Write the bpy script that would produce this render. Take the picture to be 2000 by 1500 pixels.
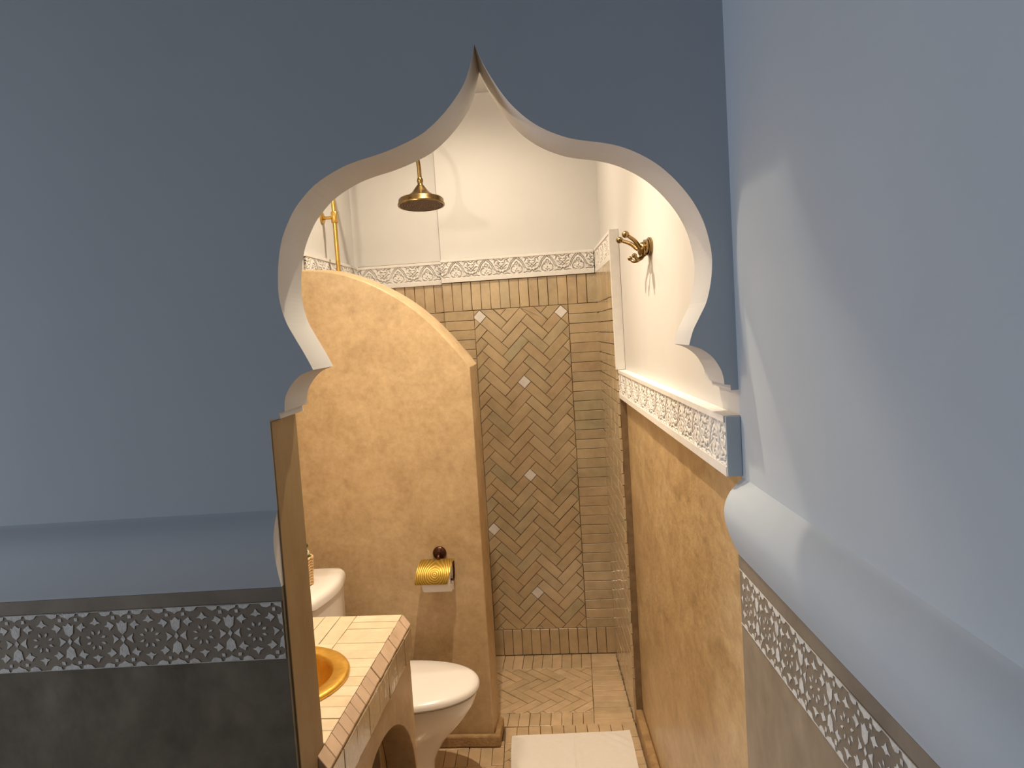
import bpy, bmesh, math, random
from mathutils import Matrix, Vector, noise

random.seed(7)
scene = bpy.context.scene
for o in list(bpy.data.objects):
    bpy.data.objects.remove(o, do_unlink=True)
COL = scene.collection
PI = math.pi

# ------------------------------------------------------------------ camera
YAW, PITCH, ROLL = math.radians(-1.46), math.radians(4.04), math.radians(3.65)
CAM = Vector((0.0, -1.44, 1.74))
def make_camera():
    cy, sy = math.cos(YAW), math.sin(YAW)
    cp, sp = math.cos(PITCH), math.sin(PITCH)
    fwd = Vector((sy*cp, cy*cp, -sp))
    right = Vector((cy, -sy, 0))
    down = fwd.cross(right)
    r2 = right*math.cos(ROLL) + down*math.sin(ROLL)
    d2 = -right*math.sin(ROLL) + down*math.cos(ROLL)
    up = -d2
    m = Matrix(((r2.x, up.x, -fwd.x, CAM.x),
                (r2.y, up.y, -fwd.y, CAM.y),
                (r2.z, up.z, -fwd.z, CAM.z),
                (0, 0, 0, 1)))
    cd = bpy.data.cameras.new('camera')
    cd.sensor_width = 36
    cd.lens = 1450/2000*36
    cd.clip_start = 0.02
    c = bpy.data.objects.new('camera', cd)
    COL.objects.link(c)
    c.matrix_world = m
    scene.camera = c
make_camera()

# ------------------------------------------------------------------ world, exposure, lights
w = bpy.data.worlds.new('world'); scene.world = w
w.use_nodes = True
bg = w.node_tree.nodes['Background']
bg.inputs[0].default_value = (0.62, 0.78, 1.0, 1)
bg.inputs[1].default_value = 0.6
vs = scene.view_settings
vs.view_transform = 'Standard'; vs.look = 'None'; vs.gamma = 1; vs.use_curve_mapping = False
vs.exposure = 0.0

WARM = (1.0, 0.82, 0.60)
DAY_POWER = 40.0      # daylight entering by the bedroom window
CEIL_POWER = 145.0     # recessed ceiling lamp in the bathroom
WALL_POWER = 42.0     # lamp on the bathroom's left wall
SHOWER_FILL_POWER = 50.0   # guessed, unseen lamp added to brighten the shower walls and tiles

def add_light(name, kind, loc, power, color, label, **kw):
    ld = bpy.data.lights.new(name, kind)
    ld.energy = power; ld.color = color
    for k, v in kw.items(): setattr(ld, k, v)
    o = bpy.data.objects.new(name, ld); COL.objects.link(o)
    o.location = loc
    return o
WIN_Y0, WIN_Y1, WIN_Z0, WIN_Z1 = -1.40, -0.25, 0.70, 1.95
ROOM_L = -3.3
dl = add_light('window_daylight', 'AREA', (ROOM_L+0.03, (WIN_Y0+WIN_Y1)/2, (WIN_Z0+WIN_Z1)/2), DAY_POWER,
               (0.86, 0.92, 1.0), '', shape='RECTANGLE', size=WIN_Z1-WIN_Z0, size_y=WIN_Y1-WIN_Y0)
dl.rotation_euler = (0, -PI/2, 0)      # faces +X

# ------------------------------------------------------------------ bathroom frame (turned 3.65 deg against the front wall)
TB = Matrix.Translation((0.361, 2.414, 0)) @ Matrix.Rotation(math.radians(-3.65), 4, 'Z')
I4 = Matrix.Identity(4)

# ------------------------------------------------------------------ materials
def nodes_of(name):
    m = bpy.data.materials.new(name); m.use_nodes = True
    nt = m.node_tree
    return m, nt, nt.nodes['Principled BSDF']
def ramp(nt, fac, stops):
    r = nt.nodes.new('ShaderNodeValToRGB')
    while len(r.color_ramp.elements) < len(stops): r.color_ramp.elements.new(0.5)
    for e, (p, c) in zip(r.color_ramp.elements, stops):
        e.position = p; e.color = (*c, 1)
    nt.links.new(fac, r.inputs[0]); return r
def tex_noise(nt, scale, detail=5, rough=0.6, vec=None, dist=0.0):
    n = nt.nodes.new('ShaderNodeTexNoise')
    n.inputs['Scale'].default_value = scale; n.inputs['Detail'].default_value = detail
    n.inputs['Roughness'].default_value = rough; n.inputs['Distortion'].default_value = dist
    if vec is not None: nt.links.new(vec, n.inputs['Vector'])
    return n
def pos(nt, stretch=None):
    g = nt.nodes.new('ShaderNodeNewGeometry')
    if stretch is None: return g.outputs['Position']
    v = nt.nodes.new('ShaderNodeVectorMath'); v.operation = 'MULTIPLY'
    v.inputs[1].default_value = stretch
    nt.links.new(g.outputs['Position'], v.inputs[0]); return v.outputs[0]
def bump(nt, b, h, strength, dist):
    n = nt.nodes.new('ShaderNodeBump'); n.inputs['Strength'].default_value = strength
    n.inputs['Distance'].default_value = dist
    nt.links.new(h, n.inputs['Height']); nt.links.new(n.outputs[0], b.inputs['Normal'])
def mottled(name, c1, c2, c3, scale=3.0, rough=0.45, bstr=0.15, bdist=0.002, spec=0.5, stretch=None, rvar=0.12, lo=0.3, hi=0.72, grain=0.0):
    m, nt, b = nodes_of(name)
    p = pos(nt, stretch)
    n1 = tex_noise(nt, scale, 7, 0.62, p, 0.6)
    r = ramp(nt, n1.outputs['Fac'], [(lo, c1), (0.5, c2), (hi, c3)])
    n2 = tex_noise(nt, scale*(4.5 if grain else 9), 6, 0.65, p)
    mix = nt.nodes.new('ShaderNodeMix'); mix.data_type = 'RGBA'; mix.blend_type = 'OVERLAY'
    mix.inputs[0].default_value = grain
    nt.links.new(r.outputs[0], mix.inputs[6]); nt.links.new(n2.outputs['Fac'], mix.inputs[7])
    nt.links.new(mix.outputs[2], b.inputs['Base Color'])
    mr = nt.nodes.new('ShaderNodeMapRange')
    mr.inputs[3].default_value = rough-rvar; mr.inputs[4].default_value = rough+rvar
    nt.links.new(n2.outputs['Fac'], mr.inputs[0]); nt.links.new(mr.outputs[0], b.inputs['Roughness'])
    b.inputs['Specular IOR Level'].default_value = spec
    n3 = tex_noise(nt, scale*5, 6, 0.6, p)
    bump(nt, b, n3.outputs['Fac'], bstr, bdist)
    return m
def plain(name, c, rough=0.5, metal=0.0, spec=0.5, nscale=0, namt=0.0, bstr=0, bscale=60, bdist=0.001, coat=0):
    m, nt, b = nodes_of(name)
    b.inputs['Base Color'].default_value = (*c, 1)
    b.inputs['Roughness'].default_value = rough
    b.inputs['Metallic'].default_value = metal
    b.inputs['Specular IOR Level'].default_value = spec
    b.inputs['Coat Weight'].default_value = coat
    if namt:
        n = tex_noise(nt, nscale, 5, 0.6, pos(nt))
        r = ramp(nt, n.outputs['Fac'], [(0.3, tuple(x*(1-namt) for x in c)), (0.7, tuple(min(1, x*(1+namt)) for x in c))])
        nt.links.new(r.outputs[0], b.inputs['Base Color'])
    if bstr:
        n = tex_noise(nt, bscale, 4, 0.6, pos(nt)); bump(nt, b, n.outputs['Fac'], bstr, bdist)
    return m
def tile_mat(name, stops, rough=0.28, bstr=0.25, coat=0.25):
    m, nt, b = nodes_of(name)
    oi = nt.nodes.new('ShaderNodeObjectInfo')
    r = ramp(nt, oi.outputs['Random'], stops)
    n = tex_noise(nt, 14, 5, 0.6, pos(nt))
    mr = nt.nodes.new('ShaderNodeMapRange')
    mr.inputs[1].default_value = 0.3; mr.inputs[2].default_value = 0.7
    mr.inputs[3].default_value = 0.86; mr.inputs[4].default_value = 1.12
    nt.links.new(n.outputs['Fac'], mr.inputs[0])
    hs = nt.nodes.new('ShaderNodeHueSaturation')
    nt.links.new(mr.outputs[0], hs.inputs['Value']); nt.links.new(r.outputs[0], hs.inputs['Color'])
    nt.links.new(hs.outputs[0], b.inputs['Base Color'])
    b.inputs['Roughness'].default_value = rough
    b.inputs['Coat Weight'].default_value = coat; b.inputs['Coat Roughness'].default_value = 0.12
    n2 = tex_noise(nt, 38, 3, 0.5, pos(nt))
    bump(nt, b, n2.outputs['Fac'], bstr, 0.003)
    return m

BLUE = mottled('blue_grey_wall_paint', (0.505, 0.575, 0.655), (0.520, 0.590, 0.670), (0.535, 0.605, 0.685), 2.2, 0.75, 0.08, 0.002, 0.3, None, 0.05)
WHITE = mottled('white_lime_paint', (0.605, 0.60, 0.595), (0.625, 0.62, 0.615), (0.645, 0.64, 0.635), 2.5, 0.7, 0.06, 0.002, 0.3, None, 0.05)
PLASTER = plain('white_carved_plaster', (0.77, 0.755, 0.74), 0.7, 0, 0.3, 30, 0.04)
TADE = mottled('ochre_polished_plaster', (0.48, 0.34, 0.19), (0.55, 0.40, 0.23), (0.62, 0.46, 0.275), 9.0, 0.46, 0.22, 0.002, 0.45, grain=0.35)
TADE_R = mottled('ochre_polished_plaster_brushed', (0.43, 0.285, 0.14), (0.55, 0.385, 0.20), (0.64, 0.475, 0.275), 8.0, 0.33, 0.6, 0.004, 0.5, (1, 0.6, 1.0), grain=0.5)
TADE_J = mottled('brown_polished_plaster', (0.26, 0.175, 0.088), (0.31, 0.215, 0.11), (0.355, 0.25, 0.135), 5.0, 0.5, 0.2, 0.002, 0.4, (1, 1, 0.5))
TADE_D = mottled('polished_plaster_dado_lighter', (0.25, 0.205, 0.152), (0.325, 0.268, 0.20), (0.43, 0.345, 0.265), 4.0, 0.5, 0.2, 0.002, 0.35, (1.0, 1.0, 0.75), 0.12, 0.3, 0.75, 0.4)  # right dado: lightened version of the left dado's plaster
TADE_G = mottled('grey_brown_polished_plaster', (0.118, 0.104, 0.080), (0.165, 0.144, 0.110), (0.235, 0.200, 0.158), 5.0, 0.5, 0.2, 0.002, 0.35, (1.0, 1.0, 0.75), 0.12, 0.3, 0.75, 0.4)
BANDG = mottled('brown_band_ground', (0.20, 0.172, 0.14), (0.25, 0.213, 0.172), (0.29, 0.25, 0.20), 8, 0.55, 0.2, 0.002, 0.35)
BANDW = mottled('chalky_carving', (0.56, 0.56, 0.55), (0.72, 0.72, 0.71), (0.82, 0.82, 0.81), 60, 0.8, 0.5, 0.002, 0.2)
GROUT = mottled('brown_grout', (0.17, 0.115, 0.065), (0.22, 0.15, 0.085), (0.27, 0.19, 0.11), 20, 0.8, 0.3, 0.002, 0.2)
GROUT_C = mottled('pale_grout', (0.34, 0.25, 0.15), (0.40, 0.30, 0.19), (0.46, 0.35, 0.22), 20, 0.8, 0.3, 0.002, 0.2)
PLINTH = mottled('rough_orange_plaster', (0.30, 0.19, 0.09), (0.42, 0.27, 0.13), (0.52, 0.35, 0.18), 22, 0.7, 0.8, 0.006, 0.3)
TILE = tile_mat('tan_glazed_brick_tile', [(0.0, (0.529, 0.410, 0.257)), (0.3, (0.585, 0.458, 0.296)), (0.55, (0.495, 0.399, 0.257)), (0.8, (0.551, 0.410, 0.264)), (0.9, (0.462, 0.410, 0.270)), (1.0, (0.608, 0.476, 0.316))], 0.20, 0.3, 0.5)
TILE_F = tile_mat('sand_floor_tile', [(0.0, (0.582, 0.423, 0.261)), (0.4, (0.640, 0.469, 0.296)), (0.75, (0.553, 0.405, 0.244)), (0.9, (0.545, 0.410, 0.252)), (1.0, (0.660, 0.497, 0.322))], 0.4, 0.3, 0.1)
TILE_C = tile_mat('cream_counter_tile', [(0.0, (0.66, 0.545, 0.385)), (0.5, (0.69, 0.575, 0.415)), (1.0, (0.64, 0.515, 0.355))], 0.4, 0.2, 0.1)
TILE_CAP = tile_mat('pinkish_edge_tile', [(0.0, (0.62, 0.45, 0.32)), (0.5, (0.66, 0.48, 0.345)), (1.0, (0.58, 0.425, 0.295))], 0.5, 0.25, 0.05)
TILE_G = tile_mat('glossy_counter_face_tile', [(0.0, (0.407, 0.304, 0.183)), (0.5, (0.456, 0.340, 0.209)), (1.0, (0.388, 0.290, 0.170))], 0.10, 0.8, 0.7)
TILE_W = tile_mat('white_glazed_tile', [(0.0, (0.80, 0.77, 0.74)), (1.0, (0.84, 0.80, 0.77))], 0.3, 0.15, 0.3)
BRASS = plain('aged_brass', (0.27, 0.18, 0.075), 0.27, 1.0, 0.5, 30, 0.35, 0.1, 80)
BRASS_Y = plain('yellow_brass_pipe', (0.62, 0.40, 0.11), 0.3, 1.0, 0.5, 20, 0.12)
BRASS_D = plain('dark_brown_bronze', (0.10, 0.045, 0.03), 0.25, 0.9, 0.5, 20, 0.2)
BRASS_F = plain('dark_shower_face', (0.16, 0.10, 0.055), 0.5, 0.7, 0.4, 60, 0.3, 0.3, 150)
CERAMIC = plain('white_ceramic', (0.82, 0.79, 0.765), 0.12, 0, 0.5, 0, 0, 0, 1, 0, 0.5)
SEAT = plain('white_plastic', (0.83, 0.80, 0.78), 0.22, 0, 0.5)
PAPER = plain('white_paper', (0.84, 0.80, 0.78), 0.9, 0, 0.2, 40, 0.02, 0.2, 120)
TERRY = plain('white_terry_cloth', (0.83, 0.79, 0.755), 0.95, 0, 0.15, 60, 0.02, 0.5, 400, 0.002)
ROPE = plain('pale_braided_straw', (0.62, 0.42, 0.22), 0.7, 0, 0.3, 90, 0.2, 0.3, 200)
GREEN = plain('dark_green_glaze', (0.012, 0.05, 0.015), 0.08, 0, 0.6, 0, 0, 0, 1, 0, 0.6)
CREAM = plain('cream_glaze', (0.75, 0.72, 0.55), 0.12, 0, 0.5)
WOODF = mottled('bedroom_floor_tile', (0.22, 0.15, 0.10), (0.27, 0.19, 0.125), (0.32, 0.22, 0.15), 6, 0.5, 0.1)
FRAMEM = plain('brown_window_wood', (0.16, 0.09, 0.05), 0.5, 0, 0.4, 30, 0.2)
def glass_mat():
    m, nt, b = nodes_of('clear_glass')
    b.inputs['Base Color'].default_value = (1, 1, 1, 1); b.inputs['Roughness'].default_value = 0.02
    b.inputs['Transmission Weight'].default_value = 1.0; b.inputs['IOR'].default_value = 1.1
    return m
GLASS = glass_mat()
def emit_mat(name, c, s):
    m, nt, b = nodes_of(name)
    b.inputs['Base Color'].default_value = (*c, 1)
    b.inputs['Emission Color'].default_value = (*c, 1); b.inputs['Emission Strength'].default_value = s
    return m
GLOW = emit_mat('lit_lamp_glass', (1.0, 0.8, 0.55), 6.0)
def hammered_brass():
    m, nt, b = nodes_of('hammered_yellow_brass')
    n = tex_noise(nt, 26, 5, 0.6, pos(nt))
    r = ramp(nt, n.outputs['Fac'], [(0.3, (0.66, 0.38, 0.06)), (0.7, (0.82, 0.52, 0.12))])
    nt.links.new(r.outputs[0], b.inputs['Base Color'])
    b.inputs['Metallic'].default_value = 0.85; b.inputs['Roughness'].default_value = 0.38
    v = nt.nodes.new('ShaderNodeTexVoronoi'); v.inputs['Scale'].default_value = 55
    nt.links.new(pos(nt), v.inputs['Vector'])
    bump(nt, b, v.outputs['Distance'], 0.35, 0.002)
    return m
HAMMER = hammered_brass()
def engraved_brass():
    m, nt, b = nodes_of('engraved_yellow_brass')
    tc = nt.nodes.new('ShaderNodeTexCoord')
    mp = nt.nodes.new('ShaderNodeMapping'); mp.inputs['Scale'].default_value = (1, 0, 1)
    nt.links.new(tc.outputs['Object'], mp.inputs['Vector'])
    wv = nt.nodes.new('ShaderNodeTexWave'); wv.wave_type = 'RINGS'; wv.rings_direction = 'SPHERICAL'
    wv.inputs['Scale'].default_value = 38; wv.inputs['Distortion'].default_value = 4.0; wv.inputs['Detail'].default_value = 2
    nt.links.new(mp.outputs[0], wv.inputs['Vector'])
    r = ramp(nt, wv.outputs['Fac'], [(0.1, (0.34, 0.21, 0.035)), (0.6, (0.43, 0.28, 0.05)), (0.95, (0.52, 0.36, 0.09))])
    nt.links.new(r.outputs[0], b.inputs['Base Color'])
    b.inputs['Metallic'].default_value = 0.8; b.inputs['Roughness'].default_value = 0.42
    bump(nt, b, wv.outputs['Fac'], 0.5, 0.001)
    return m
ENGRAVED = engraved_brass()

# ------------------------------------------------------------------ mesh helpers
def link(name, me, parent=None, mw=None, local=None):
    o = bpy.data.objects.new(name, me); COL.objects.link(o)
    if parent is not None:
        o.parent = parent
        if local is not None: o.matrix_local = local
    elif mw is not None: o.matrix_world = mw
    return o
def meshdata(name, verts, faces, mats, smooth=False, midx=None):
    me = bpy.data.meshes.new(name)
    me.from_pydata([tuple(v) for v in verts], [], faces)
    for m in (mats if isinstance(mats, (list, tuple)) else [mats]): me.materials.append(m)
    if midx:
        for p, i in zip(me.polygons, midx): p.material_index = i
    if smooth:
        for p in me.polygons: p.use_smooth = True
    me.update()
    return me
def fix_normals(me):
    bm = bmesh.new(); bm.from_mesh(me); bmesh.ops.recalc_face_normals(bm, faces=bm.faces); bm.to_mesh(me); bm.free()
def mk(name, verts, faces, mats, parent=None, mw=None, local=None, smooth=False, midx=None, fix=True):
    me = meshdata(name, verts, faces, mats, smooth, midx)
    if fix: fix_normals(me)
    return link(name, me, parent, mw, local)
def tag(o, label, cat, group=None, kind=None):
    if label: o['label'] = label
    if cat: o['category'] = cat
    if group: o['group'] = group
    if kind: o['kind'] = kind
    return o
def struct(o, label, cat='wall'):
    return tag(o, label, cat, None, 'structure')
def thing(name, label, cat, mw):
    o = bpy.data.objects.new(name, None); COL.objects.link(o)
    o.empty_display_size = 0.05; o.matrix_world = mw
    return tag(o, label, cat)
def box_vf(x0, x1, y0, y1, z0, z1):
    v = [(x0,y0,z0),(x1,y0,z0),(x1,y1,z0),(x0,y1,z0),(x0,y0,z1),(x1,y0,z1),(x1,y1,z1),(x0,y1,z1)]
    f = [(0,3,2,1),(4,5,6,7),(0,1,5,4),(1,2,6,5),(2,3,7,6),(3,0,4,7)]
    return v, f
def bevel_me(me, w, seg=2, angle=0.5):
    bm = bmesh.new(); bm.from_mesh(me)
    bmesh.ops.recalc_face_normals(bm, faces=bm.faces)
    ed = [e for e in bm.edges if len(e.link_faces) == 2 and e.calc_face_angle(0) > angle]
    bmesh.ops.bevel(bm, geom=ed, offset=w, segments=seg, profile=0.5, affect='EDGES', clamp_overlap=True)
    for f in bm.faces: f.smooth = False
    bm.to_mesh(me); bm.free()
def box(name, b, mats, parent=None, mw=None, local=None, bev=0.0, seg=2):
    v, f = box_vf(*b)
    me = meshdata(name, v, f, mats)
    if bev: bevel_me(me, bev, seg)
    return link(name, me, parent, mw, local)
def prism_vf(poly, d0, d1, axes):
    # poly in 2D; axes = function (u, v, d) -> xyz
    n = len(poly)
    v = [axes(u, w, d0) for u, w in poly] + [axes(u, w, d1) for u, w in poly]
    f = [tuple(range(n)), tuple(range(2*n-1, n-1, -1))] + [(i, (i+1) % n, n+(i+1) % n, n+i) for i in range(n)]
    return v, f
def lathe_vf(profile, seg=32, axis='z', closed=True):
    v, f = [], []
    n = len(profile)
    for i in range(seg):
        a = 2*PI*i/seg
        for r, z in profile:
            v.append((r*math.cos(a), r*math.sin(a), z))
    for i in range(seg):
        j = (i+1) % seg
        for k in range(n-1):
            f.append((i*n+k, j*n+k, j*n+k+1, i*n+k+1))
    if closed:
        f.append(tuple(i*n for i in range(seg))); f.append(tuple(i*n+n-1 for i in reversed(range(seg))))
    return v, f
def tube_vf(pts, radii, seg=14, caps=True):
    pts = [Vector(p) for p in pts]
    if not isinstance(radii, (list, tuple)): radii = [radii]*len(pts)
    v, f = [], []
    ref = Vector((0.013, 0.02, 1)).normalized()
    prev = None
    for i, p in enumerate(pts):
        t = (pts[min(i+1, len(pts)-1)] - pts[max(i-1, 0)]).normalized()
        if prev is None:
            a = t.cross(ref)
            if a.length < 0.1: a = t.cross(Vector((1, 0, 0)))
            a.normalize()
        else:
            a = (prev - t*prev.dot(t)).normalized()
        prev = a
        b = t.cross(a)
        for k in range(seg):
            q = 2*PI*k/seg
            v.append(p + (a*math.cos(q) + b*math.sin(q))*radii[i])
    for i in range(len(pts)-1):
        for k in range(seg):
            l = (k+1) % seg
            f.append((i*seg+k, i*seg+l, (i+1)*seg+l, (i+1)*seg+k))
    if caps:
        f.append(tuple(reversed(range(seg)))); f.append(tuple(range((len(pts)-1)*seg, len(pts)*seg)))
    return v, f
def spline(pts, n=8):
    pts = [Vector(p) for p in pts]; out = []
    for i in range(len(pts)-1):
        p0 = pts[max(i-1, 0)]; p1 = pts[i]; p2 = pts[i+1]; p3 = pts[min(i+2, len(pts)-1)]
        for k in range(n):
            t = k/n
            out.append(0.5*((2*p1) + (p2-p0)*t + (2*p0-5*p1+4*p2-p3)*t*t + (3*p1-p0-3*p2+p3)*t*t*t))
    out.append(pts[-1]); return out
def sphere_vf(c, rx, ry, rz, nu=12, nv=8):
    v, f = [], []
    for j in range(nv+1):
        th = PI*j/nv
        for i in range(nu):
            a = 2*PI*i/nu
            v.append((c[0]+rx*math.sin(th)*math.cos(a), c[1]+ry*math.sin(th)*math.sin(a), c[2]+rz*math.cos(th)))
    for j in range(nv):
        for i in range(nu):
            k = (i+1) % nu
            f.append((j*nu+i, (j+1)*nu+i, (j+1)*nu+k, j*nu+k))
    return v, f
class MB:
    def __init__(s): s.v = []; s.f = []; s.m = []
    def add(s, vf, mi=0, M=None):
        v, f = vf; n = len(s.v)
        s.v += [tuple(M @ Vector(p)) for p in v] if M is not None else [tuple(p) for p in v]
        s.f += [tuple(i+n for i in q) for q in f]; s.m += [mi]*len(f)
        return s
    def build(s, name, mats, parent=None, mw=None, local=None, smooth=False, weld=True):
        me = meshdata(name, s.v, s.f, mats, smooth, s.m)
        bm = bmesh.new(); bm.from_mesh(me)
        if weld: bmesh.ops.remove_doubles(bm, verts=bm.verts, dist=1e-5)
        bmesh.ops.recalc_face_normals(bm, faces=bm.faces)
        bm.to_mesh(me); bm.free()
        return link(name, me, parent, mw, local)
def auto_smooth(o, ang=0.6):
    me = o.data
    for p in me.polygons: p.use_smooth = True
    bm = bmesh.new(); bm.from_mesh(me)
    for e in bm.edges:
        if len(e.link_faces) == 2 and e.calc_face_angle(0) > ang: e.smooth = False
        elif len(e.link_faces) != 2: e.smooth = False
    bm.to_mesh(me); bm.free()
    return o

# ------------------------------------------------------------------ tile helpers
def clip(poly, a, b, c):
    """keep a*x+b*y<=c"""
    out = []
    for i in range(len(poly)):
        p, q = poly[i], poly[(i+1) % len(poly)]
        dp, dq = a*p[0]+b*p[1]-c, a*q[0]+b*q[1]-c
        if dp <= 0: out.append(p)
        if (dp < 0 < dq) or (dq < 0 < dp):
            t = dp/(dp-dq); out.append((p[0]+(q[0]-p[0])*t, p[1]+(q[1]-p[1])*t))
    return out
def clip_rect(poly, x0, x1, y0, y1):
    for a, b, c in ((1,0,x1), (-1,0,-x0), (0,1,y1), (0,-1,-y0)):
        poly = clip(poly, a, b, c)
        if len(poly) < 3: return []
    return poly
def area(poly):
    return 0.5*sum(poly[i][0]*poly[(i+1) % len(poly)][1]-poly[(i+1) % len(poly)][0]*poly[i][1] for i in range(len(poly)))
def inset(poly, d):
    if area(poly) < 0: poly = poly[::-1]
    n = len(poly); out = []
    for i in range(n):
        p0, p1, p2 = Vector(poly[i-1]), Vector(poly[i]), Vector(poly[(i+1) % n])
        e1 = (p1-p0); e2 = (p2-p1)
        if e1.length < 1e-6 or e2.length < 1e-6: out.append(tuple(p1)); continue
        e1.normalize(); e2.normalize()
        n1 = Vector((-e1.y, e1.x)); n2 = Vector((-e2.y, e2.x))
        b = n1+n2
        if b.length < 1e-4: out.append(tuple(p1+n1*d)); continue
        b.normalize(); c = max(0.35, b.dot(n1))
        out.append(tuple(p1+b*(d/c)))
    return out
TILE_H = 0.010
GAP = 0.0013
def tile_vf(poly, h=TILE_H, jit=0.0008, gap=GAP, cham=0.0016):
    P = inset(poly, gap)
    P = [(x+random.uniform(-jit, jit), y+random.uniform(-jit, jit)) for x, y in P]
    T = inset(P, cham)
    n = len(P)
    v = [(x, y, 0) for x, y in P] + [(x, y, h-cham*0.8) for x, y in P] + [(x, y, h) for x, y in T]
    f = []
    for k in (0, n):
        f += [(k+i, k+(i+1) % n, k+n+(i+1) % n, k+n+i) for i in range(n)]
    f.append(tuple(2*n+i for i in range(n)))
    return v, f
_full = {}
def full_tile(L, W, matl, h=TILE_H):
    key = (round(L, 4), round(W, 4), matl.name, h)
    if key not in _full:
        vs_ = []
        for k in range(6):
            v, f = tile_vf([(-L/2, -W/2), (L/2, -W/2), (L/2, W/2), (-L/2, W/2)], h)
            vs_.append(meshdata('tile', v, f, matl))
        _full[key] = vs_
    return random.choice(_full[key])
def wobble(a=0.008):
    return Matrix.Rotation(random.uniform(-a, a), 4, 'X') @ Matrix.Rotation(random.uniform(-a, a), 4, 'Y')
def put_full(parent, plane, cx, cy, L, W, rot, matl, wob=0.008, name='tile', h=TILE_H):
    M = plane @ Matrix.Translation((cx, cy, random.uniform(-0.0008, 0.0004))) @ Matrix.Rotation(rot, 4, 'Z') @ wobble(wob)
    return link(name, full_tile(L, W, matl, h), parent, local=M)
def put_poly(parent, plane, poly, matl, wob=0.006, name='tile', h=TILE_H):
    cx = sum(p[0] for p in poly)/len(poly); cy = sum(p[1] for p in poly)/len(poly)
    v, f = tile_vf([(x-cx, y-cy) for x, y in poly], h)
    M = plane @ Matrix.Translation((cx, cy, random.uniform(-0.0008, 0.0004))) @ wobble(wob)
    return link(name, meshdata('tile', v, f, matl), parent, local=M)
def put_rect(parent, plane, x0, x1, y0, y1, matl, long_x=True, name='tile', h=TILE_H, wob=0.008):
    L, W = x1-x0, y1-y0
    return put_full(parent, plane, (x0+x1)/2, (y0+y1)/2, round(L, 3), round(W, 3), 0, matl, wob, name, h)
def rows(a0, a1, step):
    n = max(1, round((a1-a0)/step)); s = (a1-a0)/n
    return [(a0+i*s, a0+(i+1)*s) for i in range(n)]
def herringbone(parent, plane, x0, x1, y0, y1, cx, cy, matl, diamonds=(), w_=0.05, n=3, turn=0):
    """tiles n:1 at 45 degrees, zigzag columns stacked along y (turn=1: along x); the end cell of a rising tile has its centre at (cx, cy)"""
    s = 0.70710678
    # end cell centre of H_0 in grid coords
    gx, gy = n-0.5, 0.5
    if turn: 
        X0, X1, Y0, Y1 = y0, y1, x0, x1; ax, ay = cy, cx
    else: X0, X1, Y0, Y1 = x0, x1, y0, y1; ax, ay = cx, cy
    def tr(x, y):
        u, v = (x-gx)*w_, (y-gy)*w_
        return (ax+(u-v)*s, ay+(u+v)*s)
    done = 0
    R = 60
    for k in range(-12, 13):
        for i in range(-R, R):
            for kind in (0, 1):
                if kind == 0: r = (i+2*n*k, i, n, 1)
                else: r = (i+n+2*n*k, i-n+1, 1, n)
                if kind == 0:
                    cc = tr(r[0]+n-0.5, r[1]+0.5)
                    dia = any(abs(cc[0]-d[0])+abs(cc[1]-d[1]) < 0.02 for d in diamonds)
                else: dia = False
                cells = [(r[0], r[1], r[2], r[3])] if not dia else [(r[0], r[1], n-1, 1), (r[0]+n-1, r[1], 1, 1)]
                for ci, (a, b, L, W) in enumerate(cells):
                    q = [tr(a, b), tr(a+L, b), tr(a+L, b+W), tr(a, b+W)]
                    if max(p[0] for p in q) < X0 or min(p[0] for p in q) > X1 or max(p[1] for p in q) < Y0 or min(p[1] for p in q) > Y1: continue
                    c = clip_rect(q, X0, X1, Y0, Y1)
                    if len(c) < 3 or abs(area(c)) < 0.00018: continue
                    mt = TILE_W if (dia and ci == 1) else matl
                    if turn: c = [(p[1], p[0]) for p in c]
                    if abs(abs(area(c)) - L*W*w_*w_) < 1e-6 and not turn and mt is matl and not dia:
                        mx = sum(p[0] for p in q)/4; my = sum(p[1] for p in q)/4
                        put_full(parent, plane, mx, my, n*w_, w_, PI/4 if kind == 0 else -PI/4, matl)
                    else:
                        put_poly(parent, plane, c, mt)
                    done += 1
    return done

# planes: local (u, v, out)
def plane_mat(origin, u, v):
    u = Vector(u); v = Vector(v); n = u.cross(v)
    return Matrix(((u.x, v.x, n.x, origin[0]), (u.y, v.y, n.y, origin[1]), (u.z, v.z, n.z, origin[2]), (0, 0, 0, 1)))

# ================================================================== STRUCTURE: bedroom
FRONT_T = 0.15
ARCH_L = [(-0.495,1.598),(-0.497,1.61),(-0.486,1.612),(-0.484,1.630),(-0.480,1.644),(-0.468,1.663),(-0.448,1.681),(-0.423,1.690),(-0.430,1.707),(-0.441,1.730),(-0.454,1.756),(-0.467,1.784),(-0.475,1.814),(-0.478,1.847),(-0.474,1.894),(-0.464,1.940),(-0.448,1.976),(-0.428,2.007),(-0.390,2.044),(-0.343,2.070),(-0.305,2.083),(-0.263,2.093),(-0.222,2.106),(-0.182,2.123),(-0.154,2.142),(-0.126,2.168),(-0.104,2.194),(-0.089,2.217),(-0.077,2.247),(-0.067,2.283)]
ARCH_R = [(-0.067,2.283),(-0.056,2.254),(-0.040,2.222),(-0.021,2.190),(-0.001,2.164),(0.027,2.137),(0.059,2.116),(0.096,2.100),(0.127,2.092),(0.160,2.086),(0.194,2.077),(0.226,2.063),(0.260,2.042),(0.289,2.016),(0.315,1.985),(0.335,1.953),(0.349,1.919),(0.358,1.879),(0.360,1.848),(0.356,1.811),(0.346,1.773),(0.332,1.746),(0.318,1.720),(0.309,1.692),(0.332,1.683),(0.352,1.667),(0.366,1.645),(0.372,1.626),(0.373,1.612),(0.385,1.610),(0.385,1.600)]
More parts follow.
